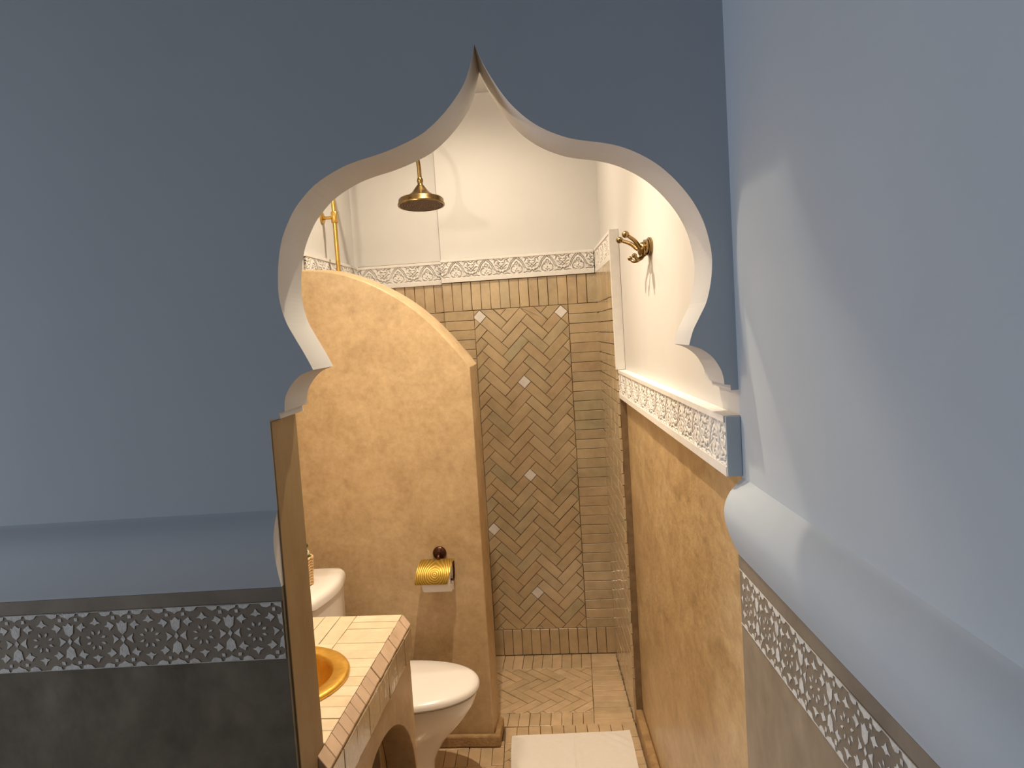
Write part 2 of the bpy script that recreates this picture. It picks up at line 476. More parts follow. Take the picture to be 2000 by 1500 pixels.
def dens_curve(P, cusp):
    # smooth Catmull between cusps
    out = []; seg = []
    for i, p in enumerate(P):
        seg.append(p)
        if i in cusp or i == len(P)-1:
            if len(seg) > 3:
                sp = spline([(a, b, 0) for a, b in seg], 4); out += [(q.x, q.y) for q in sp[:-1]]
            else: out += seg[:-1]
            seg = [p]
    out.append(P[-1]); return out
AL = dens_curve(ARCH_L, {0, 1, 2, 7, 29})
AR = dens_curve(ARCH_R, {0, 23, 28, 29, 30})
def build_front_wall():
    outline = [(ROOM_L, 0), (-0.517, 0), (-0.517, 1.598)] + AL + AR[1:] + [(0.40, 1.600), (0.40, 3.1), (ROOM_L, 3.1)]
    bm = bmesh.new()
    vf = [bm.verts.new((x, 0, z)) for x, z in outline]
    face = bm.faces.new(vf)
    r = bmesh.ops.extrude_face_region(bm, geom=[face])
    for e in r['geom']:
        if isinstance(e, bmesh.types.BMVert): e.co.y += FRONT_T
    bmesh.ops.recalc_face_normals(bm, faces=bm.faces)
    ar = [f for f in bm.faces if abs(f.normal.y) > 0.9]
    for f in bm.faces:
        if f.normal.y < -0.9: f.material_index = 0
        else: f.material_index = 1
        if abs(f.normal.y) < 0.5: f.smooth = False
    bmesh.ops.triangulate(bm, faces=ar, ngon_method='EAR_CLIP')
    me = bpy.data.meshes.new('wall_front'); bm.to_mesh(me); bm.free()
    me.materials.append(BLUE); me.materials.append(WHITE)
    return struct(link('wall_front', me), 'blue-grey wall pierced by a white-edged keyhole arch with a pointed top')
wall_front = build_front_wall()
# smooth-plaster jamb on the arch's left side
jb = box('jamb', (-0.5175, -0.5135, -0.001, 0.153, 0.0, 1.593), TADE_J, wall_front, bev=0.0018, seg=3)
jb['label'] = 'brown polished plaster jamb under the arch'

# rounded moulding + dado: profile (protrusion, z)
PROF = [(0.0, 1.417), (0.005, 1.411), (0.015, 1.4015), (0.0255, 1.389), (0.0325, 1.375), (0.037, 1.358), (0.037, 1.340), (0.032, 1.315), (0.024, 1.290), (0.016, 1.272), (0.014, 1.266), (0.0, 1.266)]
DADO = 0.014
def sweep(prof, fn, t0, t1):
    n = len(prof)
    v = [fn(p, z, t0) for p, z in prof] + [fn(p, z, t1) for p, z in prof]
    f = [(i, (i+1) % n, n+(i+1) % n, n+i) for i in range(n)]
    f += [tuple(range(n)), tuple(range(2*n-1, n-1, -1))]
    return v, f
def smooth_prof(P, n=4):
    s = spline([(a, b, 0) for a, b in P[:-1]], n)
    return [(q.x, q.y) for q in s] + [P[-1]]
SP = smooth_prof(PROF)
v, f = sweep(SP, lambda p, z, t: (t, -p, z), ROOM_L+0.001, -0.517)
mid = [0]*(len(f)-1) + [1]
md = mk('moulding', v, f, [BLUE, WHITE], wall_front, midx=mid); auto_smooth(md, 0.5)
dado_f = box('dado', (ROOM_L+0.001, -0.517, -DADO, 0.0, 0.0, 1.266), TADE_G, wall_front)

box('dado_cap', (ROOM_L+0.001, -0.5172, -DADO-0.0008, -DADO, 1.2385, 1.2655), BANDG, wall_front)
wall_right = struct(box('wall_right', (0.40, 0.56, -4.2, 0.0, 0, 3.1), BLUE), 'pale blue-grey wall running towards the viewer on the right of the arch')
v, f = sweep(SP, lambda p, z, t: (0.40-p*1.05, t, z+0.012), -4.19, -0.004)
md = mk('moulding', v, f, [BLUE], wall_right); auto_smooth(md, 0.5)
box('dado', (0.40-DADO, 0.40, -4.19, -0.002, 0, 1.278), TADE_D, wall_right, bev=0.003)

box('dado_cap', (0.40-DADO-0.0008, 0.40-DADO, -4.19, -0.003, 1.252, 1.2775), BANDG, wall_right)
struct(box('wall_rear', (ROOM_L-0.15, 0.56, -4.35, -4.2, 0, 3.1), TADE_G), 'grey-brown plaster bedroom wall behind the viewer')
def left_wall():
    m = MB()
    Y0, Y1 = -4.2, 0.0
    x0, x1 = ROOM_L-0.2, ROOM_L
    m.add(box_vf(x0, x1, Y0, WIN_Y0, 0, 3.1)); m.add(box_vf(x0, x1, WIN_Y1, Y1+FRONT_T, 0, 3.1))
    m.add(box_vf(x0, x1, WIN_Y0, WIN_Y1, 0, WIN_Z0)); m.add(box_vf(x0, x1, WIN_Y0, WIN_Y1, WIN_Z1, 3.1))
    return struct(m.build('wall_left', BLUE, weld=False), 'blue-grey bedroom wall with the window, out to the left')
left_wall()
def window():
    t = thing('window_1', 'wooden bedroom window in the left wall, out of view', 'window', Matrix.Translation((ROOM_L-0.1, WIN_Y0, WIN_Z0)))
    t['kind'] = 'structure'
    W_, H_ = WIN_Y1-WIN_Y0, WIN_Z1-WIN_Z0
    m = MB()
    for b_ in ((0.0, 0.05, 0, H_), (W_-0.05, W_, 0, H_), (W_/2-0.03, W_/2+0.03, 0, H_)): m.add(box_vf(-0.025, 0.025, *b_))
    for z in (0, H_-0.05): m.add(box_vf(-0.024, 0.024, 0.02, W_-0.02, z, z+0.05))
    m.build('window_frame', FRAMEM, t, weld=False)
    for k in (0, 1):
        a = 0.05 if k == 0 else W_/2+0.03
        box('pane', (-0.003, 0.003, a, a+W_/2-0.08, 0.05, H_-0.05), GLASS, t)
window()
struct(box('floor', (ROOM_L-0.2, 0.56, -4.35, 0.0, -0.1, 0.0), WOODF), 'bedroom floor below the view', 'floor')
struct(box('ceiling', (ROOM_L-0.2, 0.56, -4.35, FRONT_T, 3.1, 3.2), FRAMEM), 'dark wooden bedroom ceiling above the view', 'ceiling')

# ------------------------------------------------------------------ carved geometric band of the bedroom
def band_motif():
    """star motif, 0.108 wide x 0.118 high, centred, local (u, v): list of polygons"""
    P = []
    def rot(poly, a):
        c, s = math.cos(a), math.sin(a); return [(x*c-y*s, x*s+y*c) for x, y in poly]
    def mv(poly, dx, dy): return [(x+dx, y+dy) for x, y in poly]
    kite = [(0.0, 0.0115), (0.0026, 0.0165), (0.0, 0.0215), (-0.0026, 0.0165)]
    for k in range(8): P.append(rot(kite, k*PI/4+PI/8))
    dart = [(0, 0.0465), (0.004, 0.0385), (0.011, 0.0345), (0.0045, 0.0335), (0, 0.0300), (-0.0045, 0.0335), (-0.011, 0.0345), (-0.004, 0.0385)]
    for k in (0, 2): P.append(rot(dart, k*PI/2))
    sq = [(0.0070, 0.0475), (0.0075, 0.0335), (0.002, 0.0365), (-0.0065, 0.0325), (-0.0045, 0.0385), (-0.0075, 0.0450)]
    for k in range(4):
        q = rot(sq, PI/4+k*PI/2) if k % 2 else rot([(-x, y) for x, y in sq], PI/4+k*PI/2)
        P.append(q)
    tri = [(0.0465, 0.0008), (0.034, 0.0095), (0.0365, 0), (0.034, -0.0095), (0.0465, -0.0008)]
    for s in (1, -1): P.append([(s*x*0.98, y) for x, y in tri])
    tul = [(0.0, 0.0090), (0.0075, 0.0165), (0.0105, 0.0340), (0.0060, 0.0320), (0.0, 0.0385), (-0.0060, 0.0320), (-0.0105, 0.0340), (-0.0075, 0.0165)]
    for s in (1, -1): P.append(mv([(x, s*y) for x, y in tul], 0.054, 0))
    P.append(mv([(0, 0.0075), (0.0045, 0), (0, -0.0075), (-0.0045, 0)], 0.054, 0))
    sp = [(0.0032, 0.0032), (-0.0032, 0.0032), (-0.0032, -0.0032), (0.0032, -0.0032)]
    for sx in (1, -1):
        for sy in (1, -1): P.append(mv(sp, 0.054+sx*0.0165, sy*0.0440))
    for s in (1, -1):
        e2 = [(-0.0165, 0.0575), (-0.0135, 0.0515), (-0.005, 0.0490), (0.0, 0.0450), (0.005, 0.0490), (0.0135, 0.0515), (0.0165, 0.0575)]
        e3 = [(-0.0115, 0.0575), (-0.0100, 0.0510), (-0.001, 0.0480), (0.0060, 0.0500), (0.0125, 0.0575)]
        P.append([(x, s*y) for x, y in mv(e2, 0.054, 0)])
        P.append([(x, s*y) for x, y in mv(e3, -0.0215, 0)])
        P.append([(-x, s*y) for x, y in mv(e3, -0.0215, 0)])
    for s in (1, -1):
        P.append([(-0.054, s*0.0570), (0.054, s*0.0570), (0.054, s*0.0582), (-0.054, s*0.0582)])
    return P
def band_mesh(seed, umax=1.0, umin=-1.0):
    rnd = random.Random(seed)
    m = MB()
    for poly in band_motif():
        if abs(poly[0][0]-poly[1][0]) < 0.09:
            poly = [(x+rnd.uniform(-0.0006, 0.0006), y+rnd.uniform(-0.0006, 0.0006)) for x, y in poly]
        poly = clip(clip(poly, 1, 0, umax), -1, 0, -umin)
        if len(poly) < 3: continue
        if area(poly) < 0: poly = poly[::-1]
        n = len(poly)
        v = [(x, y, 0) for x, y in poly] + [(x, y, 0.0009) for x, y in poly]
        f = [(i, (i+1) % n, n+(i+1) % n, n+i) for i in range(n)] + [tuple(range(n, 2*n))]
        m.add((v, f))
    me = meshdata('carved_star', m.v, m.f, BANDW)
    return me
BANDS = [band_mesh(k) for k in range(3)]
BAND_END = band_mesh(7, 0.053)
BAND_START = band_mesh(8)
def band(name, label, plane, length, period=0.108, hs=1.0, clip_last=False):
    """plane: local u along, v up, origin at the band's start on its centre line"""
    t = struct(box(name, (0, length, -0.059*hs, 0.059*hs, 0.0, 0.0015), BANDG, mw=plane), label, 'frieze')
    n = int(length/period)
    for k in range(n):
        link('carved_star', BAND_END if clip_last and k == n-1 else BANDS[k % 3], t, local=Matrix.Translation(((k+0.5)*period, 0, 0.0015)) @ Matrix.Diagonal((1, hs, 1, 1)))
    return t
band('trim_1', 'band of carved stars and tulips on the dark dado left of the arch', plane_mat((-0.519-0.108*25.0, -DADO, 1.179), (1, 0, 0), (0, 0, 1)), 0.108*25+0.0005, clip_last=True)
band('trim_2', 'band of carved stars and tulips on the right wall below the rounded moulding', plane_mat((0.40-DADO, -0.010, 1.196), (0, -1, 0), (0, 0, 1)), 0.108*20+0.0005, 0.108, 0.94, True)

# ================================================================== STRUCTURE: bathroom shell
BW = 2.97
struct(box('ceiling', (-1.75, 0.56, 0.15, 2.75, BW, BW+0.1), WHITE), 'white bathroom ceiling', 'ceiling')
def bath_right():
    # X = 0.40 plane; plaster below, white above
    o = struct(box('wall_bathroom_right', (0.40, 0.56, 0.0, 2.75, 1.50, BW), WHITE), 'white upper wall with the coat hook on the right of the bathroom')
    box('lower_plaster', (0.40, 0.56, 0.0, 1.72, 0.0, 1.50), TADE_R, o)
    return o
wbr = bath_right()
base_r = struct(box('baseboard_right', (0.366, 0.3995, 0.0, 1.715, 0.0, 0.062), PLINTH, bev=0.008), 'rough orange-brown plaster skirting along the right wall', 'baseboard')

# ---- arabesque frieze heightfield
FP = 0.175
def motif_segments():
    S = []
    def pl(pts, wd=0.010, mirror=True):
        pts = [(q.x, q.y) for q in spline([(a, b, 0) for a, b in pts], 4)]
        for a, b in zip(pts[:-1], pts[1:]):
            S.append((a, b, wd))
            if mirror: S.append(((-a[0], a[1]), (-b[0], b[1]), wd))
    def arc(cx, cy, r, a0, a1, wd=0.010, mirror=True):
        n = 8
        pts = [(cx+r*math.cos(math.radians(a0+(a1-a0)*k/n)), cy+r*math.sin(math.radians(a0+(a1-a0)*k/n))) for k in range(n+1)]
        for a, b in zip(pts[:-1], pts[1:]):
            S.append((a, b, wd))
            if mirror: S.append(((-a[0], a[1]), (-b[0], b[1]), wd))
    pl([(0.0, 0.49), (0.03, 0.445), (0.10, 0.395), (0.17, 0.315), (0.215, 0.22), (0.265, 0.145)], 0.012)
    pl([(0.06, 0.49), (0.10, 0.45), (0.165, 0.39), (0.225, 0.30), (0.265, 0.215), (0.32, 0.14), (0.40, 0.085)], 0.011)
    arc(0.085, 0.135, 0.10, -100, 95, 0.016)
    pl([(0.0, 0.365), (0.05, 0.33), (0.045, 0.285), (0.11, 0.275), (0.105, 0.24)], 0.010)
    pl([(0.0, 0.30), (0.0, 0.22)], 0.010)
    arc(0.345, 0.40, 0.050, -60, 200, 0.012)
    arc(0.445, 0.33, 0.040, 60, 300, 0.011)
    pl([(0.30, 0.30), (0.36, 0.285), (0.42, 0.23), (0.5, 0.16)], 0.011)
    pl([(0.5, 0.27), (0.44, 0.19), (0.37, 0.20)], 0.010)
    pl([(0.24, 0.035), (0.33, 0.05), (0.42, 0.035), (0.5, 0.10)], 0.013)
    pl([(0.33, 0.10), (0.40, 0.12), (0.46, 0.045)], 0.011)
    pl([(0.27, 0.36), (0.30, 0.45), (0.25, 0.475)], 0.010)
    pl([(0.42, 0.475), (0.5, 0.43)], 0.012)
    for c in ((0.0, 0.15), (0.045, 0.095), (0.0, 0.06)): S.append((c, (c[0]+0.001, c[1]), 0.016)); S.append(((-c[0], c[1]), (-c[0]-0.001, c[1]), 0.016))
    return S
def frieze_mesh():
    S = motif_segments()
    nu, nv = 108, 56
    hgt = 0.50*FP
    v, f = [], []
    for j in range(nv+1):
        y = 0.5*j/nv
        for i in range(nu+1):
            x = -0.5 + i/nu
            d = 1.0
            for (a, b, wd) in S:
                for sh in (0,):
                    ax, ay = a; bx, by = b
                    if min(ax, bx)-0.05 > x or max(ax, bx)+0.05 < x: continue
                    dx, dy = bx-ax, by-ay; L2 = dx*dx+dy*dy+1e-12
                    t = max(0, min(1, ((x-ax)*dx+(y-ay)*dy)/L2))
                    dd = math.hypot(x-ax-t*dx, y-ay-t*dy)/(wd*1.02)
                    if dd < d: d = dd
            h = 0.0 if d >= 1 else -(1-d**4)*0.0115
            h += 0.0010*math.sin(x*37+y*21)*math.sin(y*53-x*11) 
            if j in (0, nv): h = 0
            v.append((x*FP, y*FP, h))
    for j in range(nv):
        for i in range(nu):
            a = j*(nu+1)+i
            f.append((a, a+1, a+nu+2, a+nu+1))
    return meshdata('carved_arabesque', v, f, PLASTER, True), hgt
FRZ_ME, FRZ_H = frieze_mesh()
def frieze(name, label, plane, length, z0, z1, depth, endmat=None, start=0.0, flip=False):
    """plane origin on the wall face, u along, v up (absolute height), w out"""
    top = 0.013; bot = (z1-z0)-FRZ_H*1.0-top
    sc = 1.0
    if bot < 0.010: sc = ((z1-z0)-top-0.010)/FRZ_H; bot = 0.010
    m = MB()
    m.add(box_vf(0, length, z0, z1, 0.0, depth-0.0145))
    m.add(box_vf(0, length, z0, z0+bot, depth-0.0145, depth))
    m.add(box_vf(0, length, z1-top, z1, depth-0.0145, depth+0.002))
    o = m.build(name, [PLASTER] + ([endmat] if endmat else []), mw=plane, weld=False)
    if endmat:
        for p in o.data.polygons:
            if p.normal.x < -0.9: p.material_index = 1
    struct(o, label, 'frieze')
    n = length/FP
    k = 0; x = start
    full = int((length-start)/FP)
    fit = (length-start)/max(1, round((length-start)/FP))/FP
    for k in range(max(1, round((length-start)/FP))):
        link('carved_arabesque', FRZ_ME, o, local=Matrix.Translation((start+(k+0.5)*FP*fit, z0+bot, depth-0.001)) @ Matrix.Diagonal((fit, sc, 1, 1)))
    return o
FZ0, FZ1 = 2.014, 2.134
RZ0, RZ1 = 1.431, 1.551
# right wall, low frieze: u runs along +Y?  out must be -X: u=(0,-1,0) x v=(0,0,1) = (-1,0,0)
frieze('trim_3', 'deeply carved white frieze running along the right bathroom wall at shoulder height', plane_mat((0.40, 1.70, 0), (0, -1, 0), (0, 0, 1)), 1.70-0.0, RZ0, RZ1, 0.030)
# painted end of that frieze
cap = box('frieze_end', (0.3705, 0.3998, -0.0075, -0.0005, RZ0+0.001, RZ1-0.001), BLUE, wall_right, bev=0.002)

# ---- shower right wall (tile face X = 0.362)
SRY0, SRY1 = 1.70, 2.44
wsr = struct(box('wall_shower_right', (0.3725, 0.3995, SRY0, SRY1, 0.0, FZ0), GROUT), 'tan tiled side wall of the shower seen nearly edge-on')
pl_sr = plane_mat((0.3725, SRY1, 0), (0, -1, 0), (0, 0, 1))
L_ = SRY1-SRY0
for (z0, z1) in rows(0.0, 0.15, 0.15):
    for (a, b_) in rows(0.02, L_, 0.05): put_rect(wsr, pl_sr, a, b_, z0, z1, TILE, wob=0.022)
for (z0, z1) in rows(1.86, FZ0, 0.15):
    for (a, b_) in rows(0.02, L_, 0.05): put_rect(wsr, pl_sr, a, b_, z0, z1, TILE, wob=0.022)
for k, (z0, z1) in enumerate(rows(0.15, 1.86, 0.05)):
    for (a, b_) in rows(0.02, L_, 0.15): put_rect(wsr, pl_sr, a, b_, z0, z1, TILE, wob=0.022)
frieze('trim_4', 'short white carved frieze above the tiled side wall of the shower', plane_mat((0.40, 2.425, 0), (0, -1, 0), (0, 0, 1)), 2.425-1.70, FZ0, FZ1, 0.036)
struct(box('trim_5', (0.360, 0.3995, 1.676, 1.699, RZ1+0.001, FZ1+0.002), PLASTER, bev=0.002), 'plain white upright strip closing the shower tiles beside the coat hook', 'trim')

# ---- shower back wall
STEP_X = -0.795
wsb = struct(box('wall_shower_back', (STEP_X, 0.05, 0.018, 0.20, FZ1, BW), WHITE, mw=TB), 'white wall above the frieze at the back of the shower')
box('tile_bed', (STEP_X, 0.012, 0.0105, 0.20, 0.0, FZ1), GROUT, wsb)
pl_b = plane_mat((0, 0.0105, 0), (1, 0, 0), (0, 0, 1))
PX0, PX1, PZ0, PZ1 = -0.638, -0.145, 0.142, 1.862
DIA = [(-0.395, 1.472)]
s7 = 0.05*math.sqrt(2)
diam = [(-0.395, 1.472), (-0.395, 1.472-7*s7), (-0.395, 1.472-16*s7), (-0.395+3*s7*1, 1.472+5*s7), (-0.395-3*s7, 1.472+5*s7), (-0.395-3*s7, 1.472-11*s7)]
nt_ = herringbone(wsb, pl_b, PX0, PX1, PZ0, PZ1, -0.395, 1.472, TILE, diam)
for (z0, z1) in rows(PZ0, PZ1, 0.05):
    put_rect(wsb, pl_b, PX1, 0.006, z0, z1, TILE)
    put_rect(wsb, pl_b, STEP_X+0.001, PX0, z0, z1, TILE)
for (a, b_) in rows(STEP_X+0.001, 0.006, 0.05):
    put_rect(wsb, pl_b, a, b_, PZ1, FZ0-0.002, TILE)
    put_rect(wsb, pl_b, a, b_, 0.0, PZ0, TILE)
# recessed left piece of the back wall
wsl = struct(box('wall_shower_recess', (-1.27, STEP_X, 0.060, 0.20, FZ1, BW), WHITE, mw=TB), 'recessed white wall behind the shower head')
box('tile_bed', (-1.27, STEP_X, 0.0545, 0.20, 0.0, FZ1), GROUT, wsl)
pl_bl = plane_mat((0, 0.0545, 0), (1, 0, 0), (0, 0, 1))
for (a, b_) in rows(-1.268, STEP_X-0.001, 0.05): put_rect(wsl, pl_bl, a, b_, 1.862, FZ0-0.002, TILE)
for (z0, z1) in rows(1.362, 1.862, 0.05):
    for (a, b_) in rows(-1.268, STEP_X-0.001, 0.15): put_rect(wsl, pl_bl, a, b_, z0, z1, TILE)
frieze('trim_6', 'white arabesque frieze across the back of the shower', TB @ plane_mat((STEP_X, 0.0105, 0), (1, 0, 0), (0, 0, 1)), 0.795, FZ0, FZ1, 0.020)
frieze('trim_7', 'shaded white arabesque frieze in the recess behind the shower head', TB @ plane_mat((-1.268, 0.0545, 0), (1, 0, 0), (0, 0, 1)), 0.470, FZ0-0.004, FZ1-0.004, 0.020)
# left wall of bathroom and shower
wsl2 = struct(box('wall_shower_left', (-1.46, -1.27, -0.722, 0.20, 2.0, BW), WHITE, mw=TB), 'white wall behind the shower riser')
box('lower_plaster', (-1.46, -1.27, -0.722, 0.20, 0.0, 2.0), TADE, wsl2)
wbl = struct(box('wall_bathroom_left', (-1.46, -1.31, -2.38, -0.722, 2.05, BW), WHITE, mw=TB), 'left bathroom wall behind the toilet and counter')
box('lower_plaster', (-1.46, -1.31, -2.38, -0.722, 0.0, 2.05), TADE, wbl)
frieze('trim_8', 'white arabesque frieze on the wall behind the brass shower riser', TB @ plane_mat((-1.27, -0.720, 0), (0, 1, 0), (0, 0, 1)), 0.77, FZ0, FZ1, 0.018)

# ---- partition between toilet and shower
def partition():
    F = [(-0.555, 0.0), (-0.553, 1.605), (-0.575, 1.640), (-0.635, 1.718), (-0.718, 1.811), (-0.814, 1.893), (-0.931, 1.965), (-1.031, 2.009), (-1.107, 2.031), (-1.190, 2.043), (-1.308, 2.048)]
    top = [(q.x, q.y) for q in spline([(a, b, 0) for a, b in F[2:]], 5)]
    poly = [F[0], F[1]] + top + [(-1.308, 0.0)]
    back = []
    for i, (x, z) in enumerate(poly):
        if i == 0 or i == len(poly)-1: back.append((x+(0.012 if i == 0 else 0), z)); continue
        if i == 1: back.append((x+0.012, z+0.008)); continue
        a, b_ = Vector(poly[i-1]), Vector(poly[min(i+1, len(poly)-2)])
        t_ = (b_-a).normalized(); nn = Vector((t_.y, -t_.x))
        back.append((x+nn.x*0.014 if i < len(poly)-2 else x, z+nn.y*0.014))
    n = len(poly)
    v = [(x, -0.86, z) for x, z in poly] + [(x, -0.725, z) for x, z in back]
    f = [tuple(range(n)), tuple(range(2*n-1, n-1, -1))] + [(i, (i+1) % n, n+(i+1) % n, n+i) for i in range(n)]
    me = meshdata('wall_partition', v, f, TADE); fix_normals(me); bevel_me(me, 0.006, 3, 0.7)
    o = link('wall_partition', me, mw=TB)
    auto_smooth(o, 0.5)
    struct(o, 'ochre plaster partition with a curved quarter-arch top between toilet and shower')
    return o
partition()
def plinth_part():
    poly = [(-1.26, -0.886), (-0.526, -0.886), (-0.526, -0.725), (-0.552, -0.725), (-0.552, -0.861), (-1.26, -0.861)]
    v, f = prism_vf(poly, 0.0, 0.052, lambda u, w_, d: (u, w_, d))
    me = meshdata('baseboard_partition', v, f, PLINTH); bevel_me(me, 0.008, 2, 0.7)
    bm = bmesh.new(); bm.from_mesh(me); bm.to_mesh(me); bm.free()
    struct(link('baseboard_partition', me, mw=TB), 'rough brown plaster foot wrapping the end of the partition', 'baseboard')
plinth_part()

# ---- shower floor
FLZ = -0.0115
wfs = struct(box('floor_shower', (-1.27, 0.11, -0.715, 0.05, -0.09, FLZ-0.002), GROUT, mw=TB), 'sand-coloured herringbone tile floor of the shower', 'floor')
pl_f = plane_mat((0, 0, FLZ-0.002), (1, 0, 0), (0, 1, 0))
herringbone(wfs, pl_f, -0.635, -0.130, -0.600, -0.155, -0.40, -0.30, TILE_F, (), 0.05, 3, 1)
for (a, b_) in rows(-1.0, -0.13, 0.05):
    put_rect(wfs, pl_f, a, b_, -0.155, 0.009, TILE_F)
for (a, b_) in rows(-0.66, -0.13, 0.05):
    put_rect(wfs, pl_f, a, b_, -0.712, -0.600, TILE_F)
for (a, b_) in rows(-0.712, 0.009, 0.05):
    # right border follows the straight side wall
    xr = (0.3725-0.011-0.361)/math.cos(math.radians(3.65)) - (a+b_)/2*math.tan(math.radians(3.65))
    put_rect(wfs, pl_f, -0.13, round(xr, 3), a, b_, TILE_F)
for (z0, z1) in rows(-0.712, -0.155, 0.05):
    put_rect(wfs, pl_f, -0.785, -0.635, z0, z1, TILE_F)

# ---- bathroom floor (aligned with the front wall), edge of the shower at Y = 1.73
wfb = struct(box('floor_bathroom', (-1.5, 0.3995, 0.0, 1.79, -0.1, -0.011), GROUT), 'sand-coloured brick tile floor under the bath mat', 'floor')
pl_g = plane_mat((0, 0, -0.011), (1, 0, 0), (0, 1, 0))
for (a, b_) in rows(-0.205, 0.305, 0.051):
    put_rect(wfb, pl_g, a, b_, 1.59, 1.722, TILE_F)
for (a, b_) in rows(0.70, 1.60, 0.05):
    put_rect(wfb, pl_g, 0.305, 0.364, a, b_, TILE_F)
put_rect(wfb, pl_g, 0.305, 0.364, 1.60, 1.722, TILE_F)
for (a, b_) in rows(-0.80, -0.205, 0.05):
    put_rect(wfb, pl_g, a, b_, 1.44, 1.57, TILE_F)
for (a, b_) in rows(-0.80, -0.205, 0.15):
    put_rect(wfb, pl_g, a, b_, 1.57, 1.615, TILE_F)
herringbone(wfb, pl_g, -0.80, -0.205, 0.75, 1.44, -0.40, 1.30, TILE_F)
herringbone(wfb, pl_g, -0.205, 0.305, 0.75, 1.59, -0.40, 1.30, TILE_F)

# ================================================================== THINGS
# ---- vanity counter (local bathroom coords)
CZ = 0.846
CY0, CY1 = -2.308, -1.555
CYN = -2.360       # edge tiles run on past the jamb
CXF = -0.700        # front face of the tiles
SC = (-0.977, -2.007)
SR = 0.205
def vanity():
    t = thing('vanity_counter', 'plaster vanity counter topped with cream brick tiles and an arched niche below', 'counter', TB)
    # body: front slab with arch opening, ends and top slab
    bz = 0.716
    def arch_pts(c, hw, zs, zt, n=14):
        return [(c+(hw[1] if k < n/2 else hw[0])*math.cos(PI*k/n), zs+(zt-zs)*math.sin(PI*k/n)) for k in range(n+1)]
    c, hw = -1.955, (0.27, 0.375)
    A = arch_pts(c, hw, 0.325, 0.630, 24)
    xf = -0.712
    poly = [(CY0, 0.0), (c-hw[0], 0.0)] + A[::-1] + [(c+hw[1], 0.0), (CY1-0.0, 0.0), (CY1, bz+0.10), (CY0, bz+0.10)]
    v, f = prism_vf(poly, xf-0.10, xf, lambda u, w_, d: (d, u, w_))
    me = meshdata('front_panel', v, f, TADE); fix_normals(me); bevel_me(me, 0.006, 2, 0.7)
    auto_smooth(link('front_panel', me, t), 0.5)
    box('side_panel', (-1.305, xf-0.101, CY1-0.08, CY1, 0.0, bz+0.10), TADE, t, bev=0.003)
    # slab with a round hole for the basin
    n = 40
    x0, x1, y0, y1 = -1.305, -0.735, CY0, CY1
    r = 0.180
    ring = [(SC[0]+r*math.cos(2*PI*k/n), SC[1]+r*math.sin(2*PI*k/n)) for k in range(n)]
    def rim(k):
        a = 2*PI*k/n; dx, dy = math.cos(a), math.sin(a)
        ts = []
        if dx > 1e-6: ts.append((x1-SC[0])/dx)
        if dx < -1e-6: ts.append((x0-SC[0])/dx)
        if dy > 1e-6: ts.append((y1-SC[1])/dy)
        if dy < -1e-6: ts.append((y0-SC[1])/dy)
        s = min(ts); return (SC[0]+dx*s, SC[1]+dy*s)
    outer = [rim(k) for k in range(n)]
    zt, zb = CZ-0.011, CZ-0.030
    v = [(x, y, zt) for x, y in ring] + [(x, y, zt) for x, y in outer] + [(x, y, zb) for x, y in ring] + [(x, y, zb) for x, y in outer]
    for cx_, cy_ in ((x0, y0), (x1, y0), (x1, y1), (x0, y1)): v += [(cx_, cy_, zt), (cx_, cy_, zb)]
    f = []
    for k in range(n):
        j = (k+1) % n
        f += [(k, j, n+j, n+k), (2*n+k, 3*n+k, 3*n+j, 2*n+j), (k, 2*n+k, 2*n+j, j), (n+k, n+j, 3*n+j, 3*n+k)]
        # corner fill
        p, q = outer[k], outer[j]
        if abs(p[0]-q[0]) > 1e-5 and abs(p[1]-q[1]) > 1e-5:
            for ci, (cx_, cy_) in enumerate(((x0, y0), (x1, y0), (x1, y1), (x0, y1))):
                if (abs(p[0]-cx_) < 1e-5 or abs(p[1]-cy_) < 1e-5) and (abs(q[0]-cx_) < 1e-5 or abs(q[1]-cy_) < 1e-5):
                    f += [(n+k, n+j, 4*n+2*ci), (3*n+k, 4*n+2*ci+1, 3*n+j)]
    mk('tile_bed', v, f, GROUT_C, t)
    # tiles on top
    pl = plane_mat((0, 0, CZ-0.010), (1, 0, 0), (0, 1, 0))
    XA = -0.727
    def cut_row(xa, xb, ya, yb, r=0.183):
        """bx-oriented tile minus the basin circle"""
        cx, cy = SC
        def h(y):
            d = abs(y-cy); return math.sqrt(r*r-d*d) if d < r else 0.0
        hm = max(h(ya), h(yb), h(min(max(cy, ya), yb)))
        if hm == 0 or xb <= cx-hm or xa >= cx+hm:
            put_rect(t, pl, xa, xb, ya, yb, TILE_C, name='tile'); return
        n = 6
        ys = [ya+(yb-ya)*k/n for k in range(n+1)]
        for sgn in (-1, 1):
            if sgn < 0:
                xr = [min(xb, cx-h(y)) for y in ys]
                if max(xr)-xa < 0.012 or xa >= cx: continue
                poly = [(xa, ya)] + [(max(xa+0.002, q), y) for q, y in zip(xr, ys)] + [(xa, yb)]
            else:
                xl = [max(xa, cx+h(y)) for y in ys]
                if xb-min(xl) < 0.012 or xb <= cx: continue
                poly = [(min(xb-0.002, q), y) for q, y in zip(xl, ys)][::-1] + [(xb, ya), (xb, yb)]
            cxx = sum(p[0] for p in poly)/len(poly); cyy = sum(p[1] for p in poly)/len(poly)
            P = inset(poly, 0.0008)
            m = len(P)
            vv = [(x-cxx, y-cyy, 0) for x, y in P]+[(x-cxx, y-cyy, 0.010) for x, y in P]
            ff = [(i, (i+1) % m, m+(i+1) % m, m+i) for i in range(m)]+[tuple(range(m, 2*m))]
            link('tile', meshdata('tile', vv, ff, TILE_C), t, local=pl @ Matrix.Translation((cxx, cyy, 0)))
    bands = rows(CY0, CY1, 0.052)
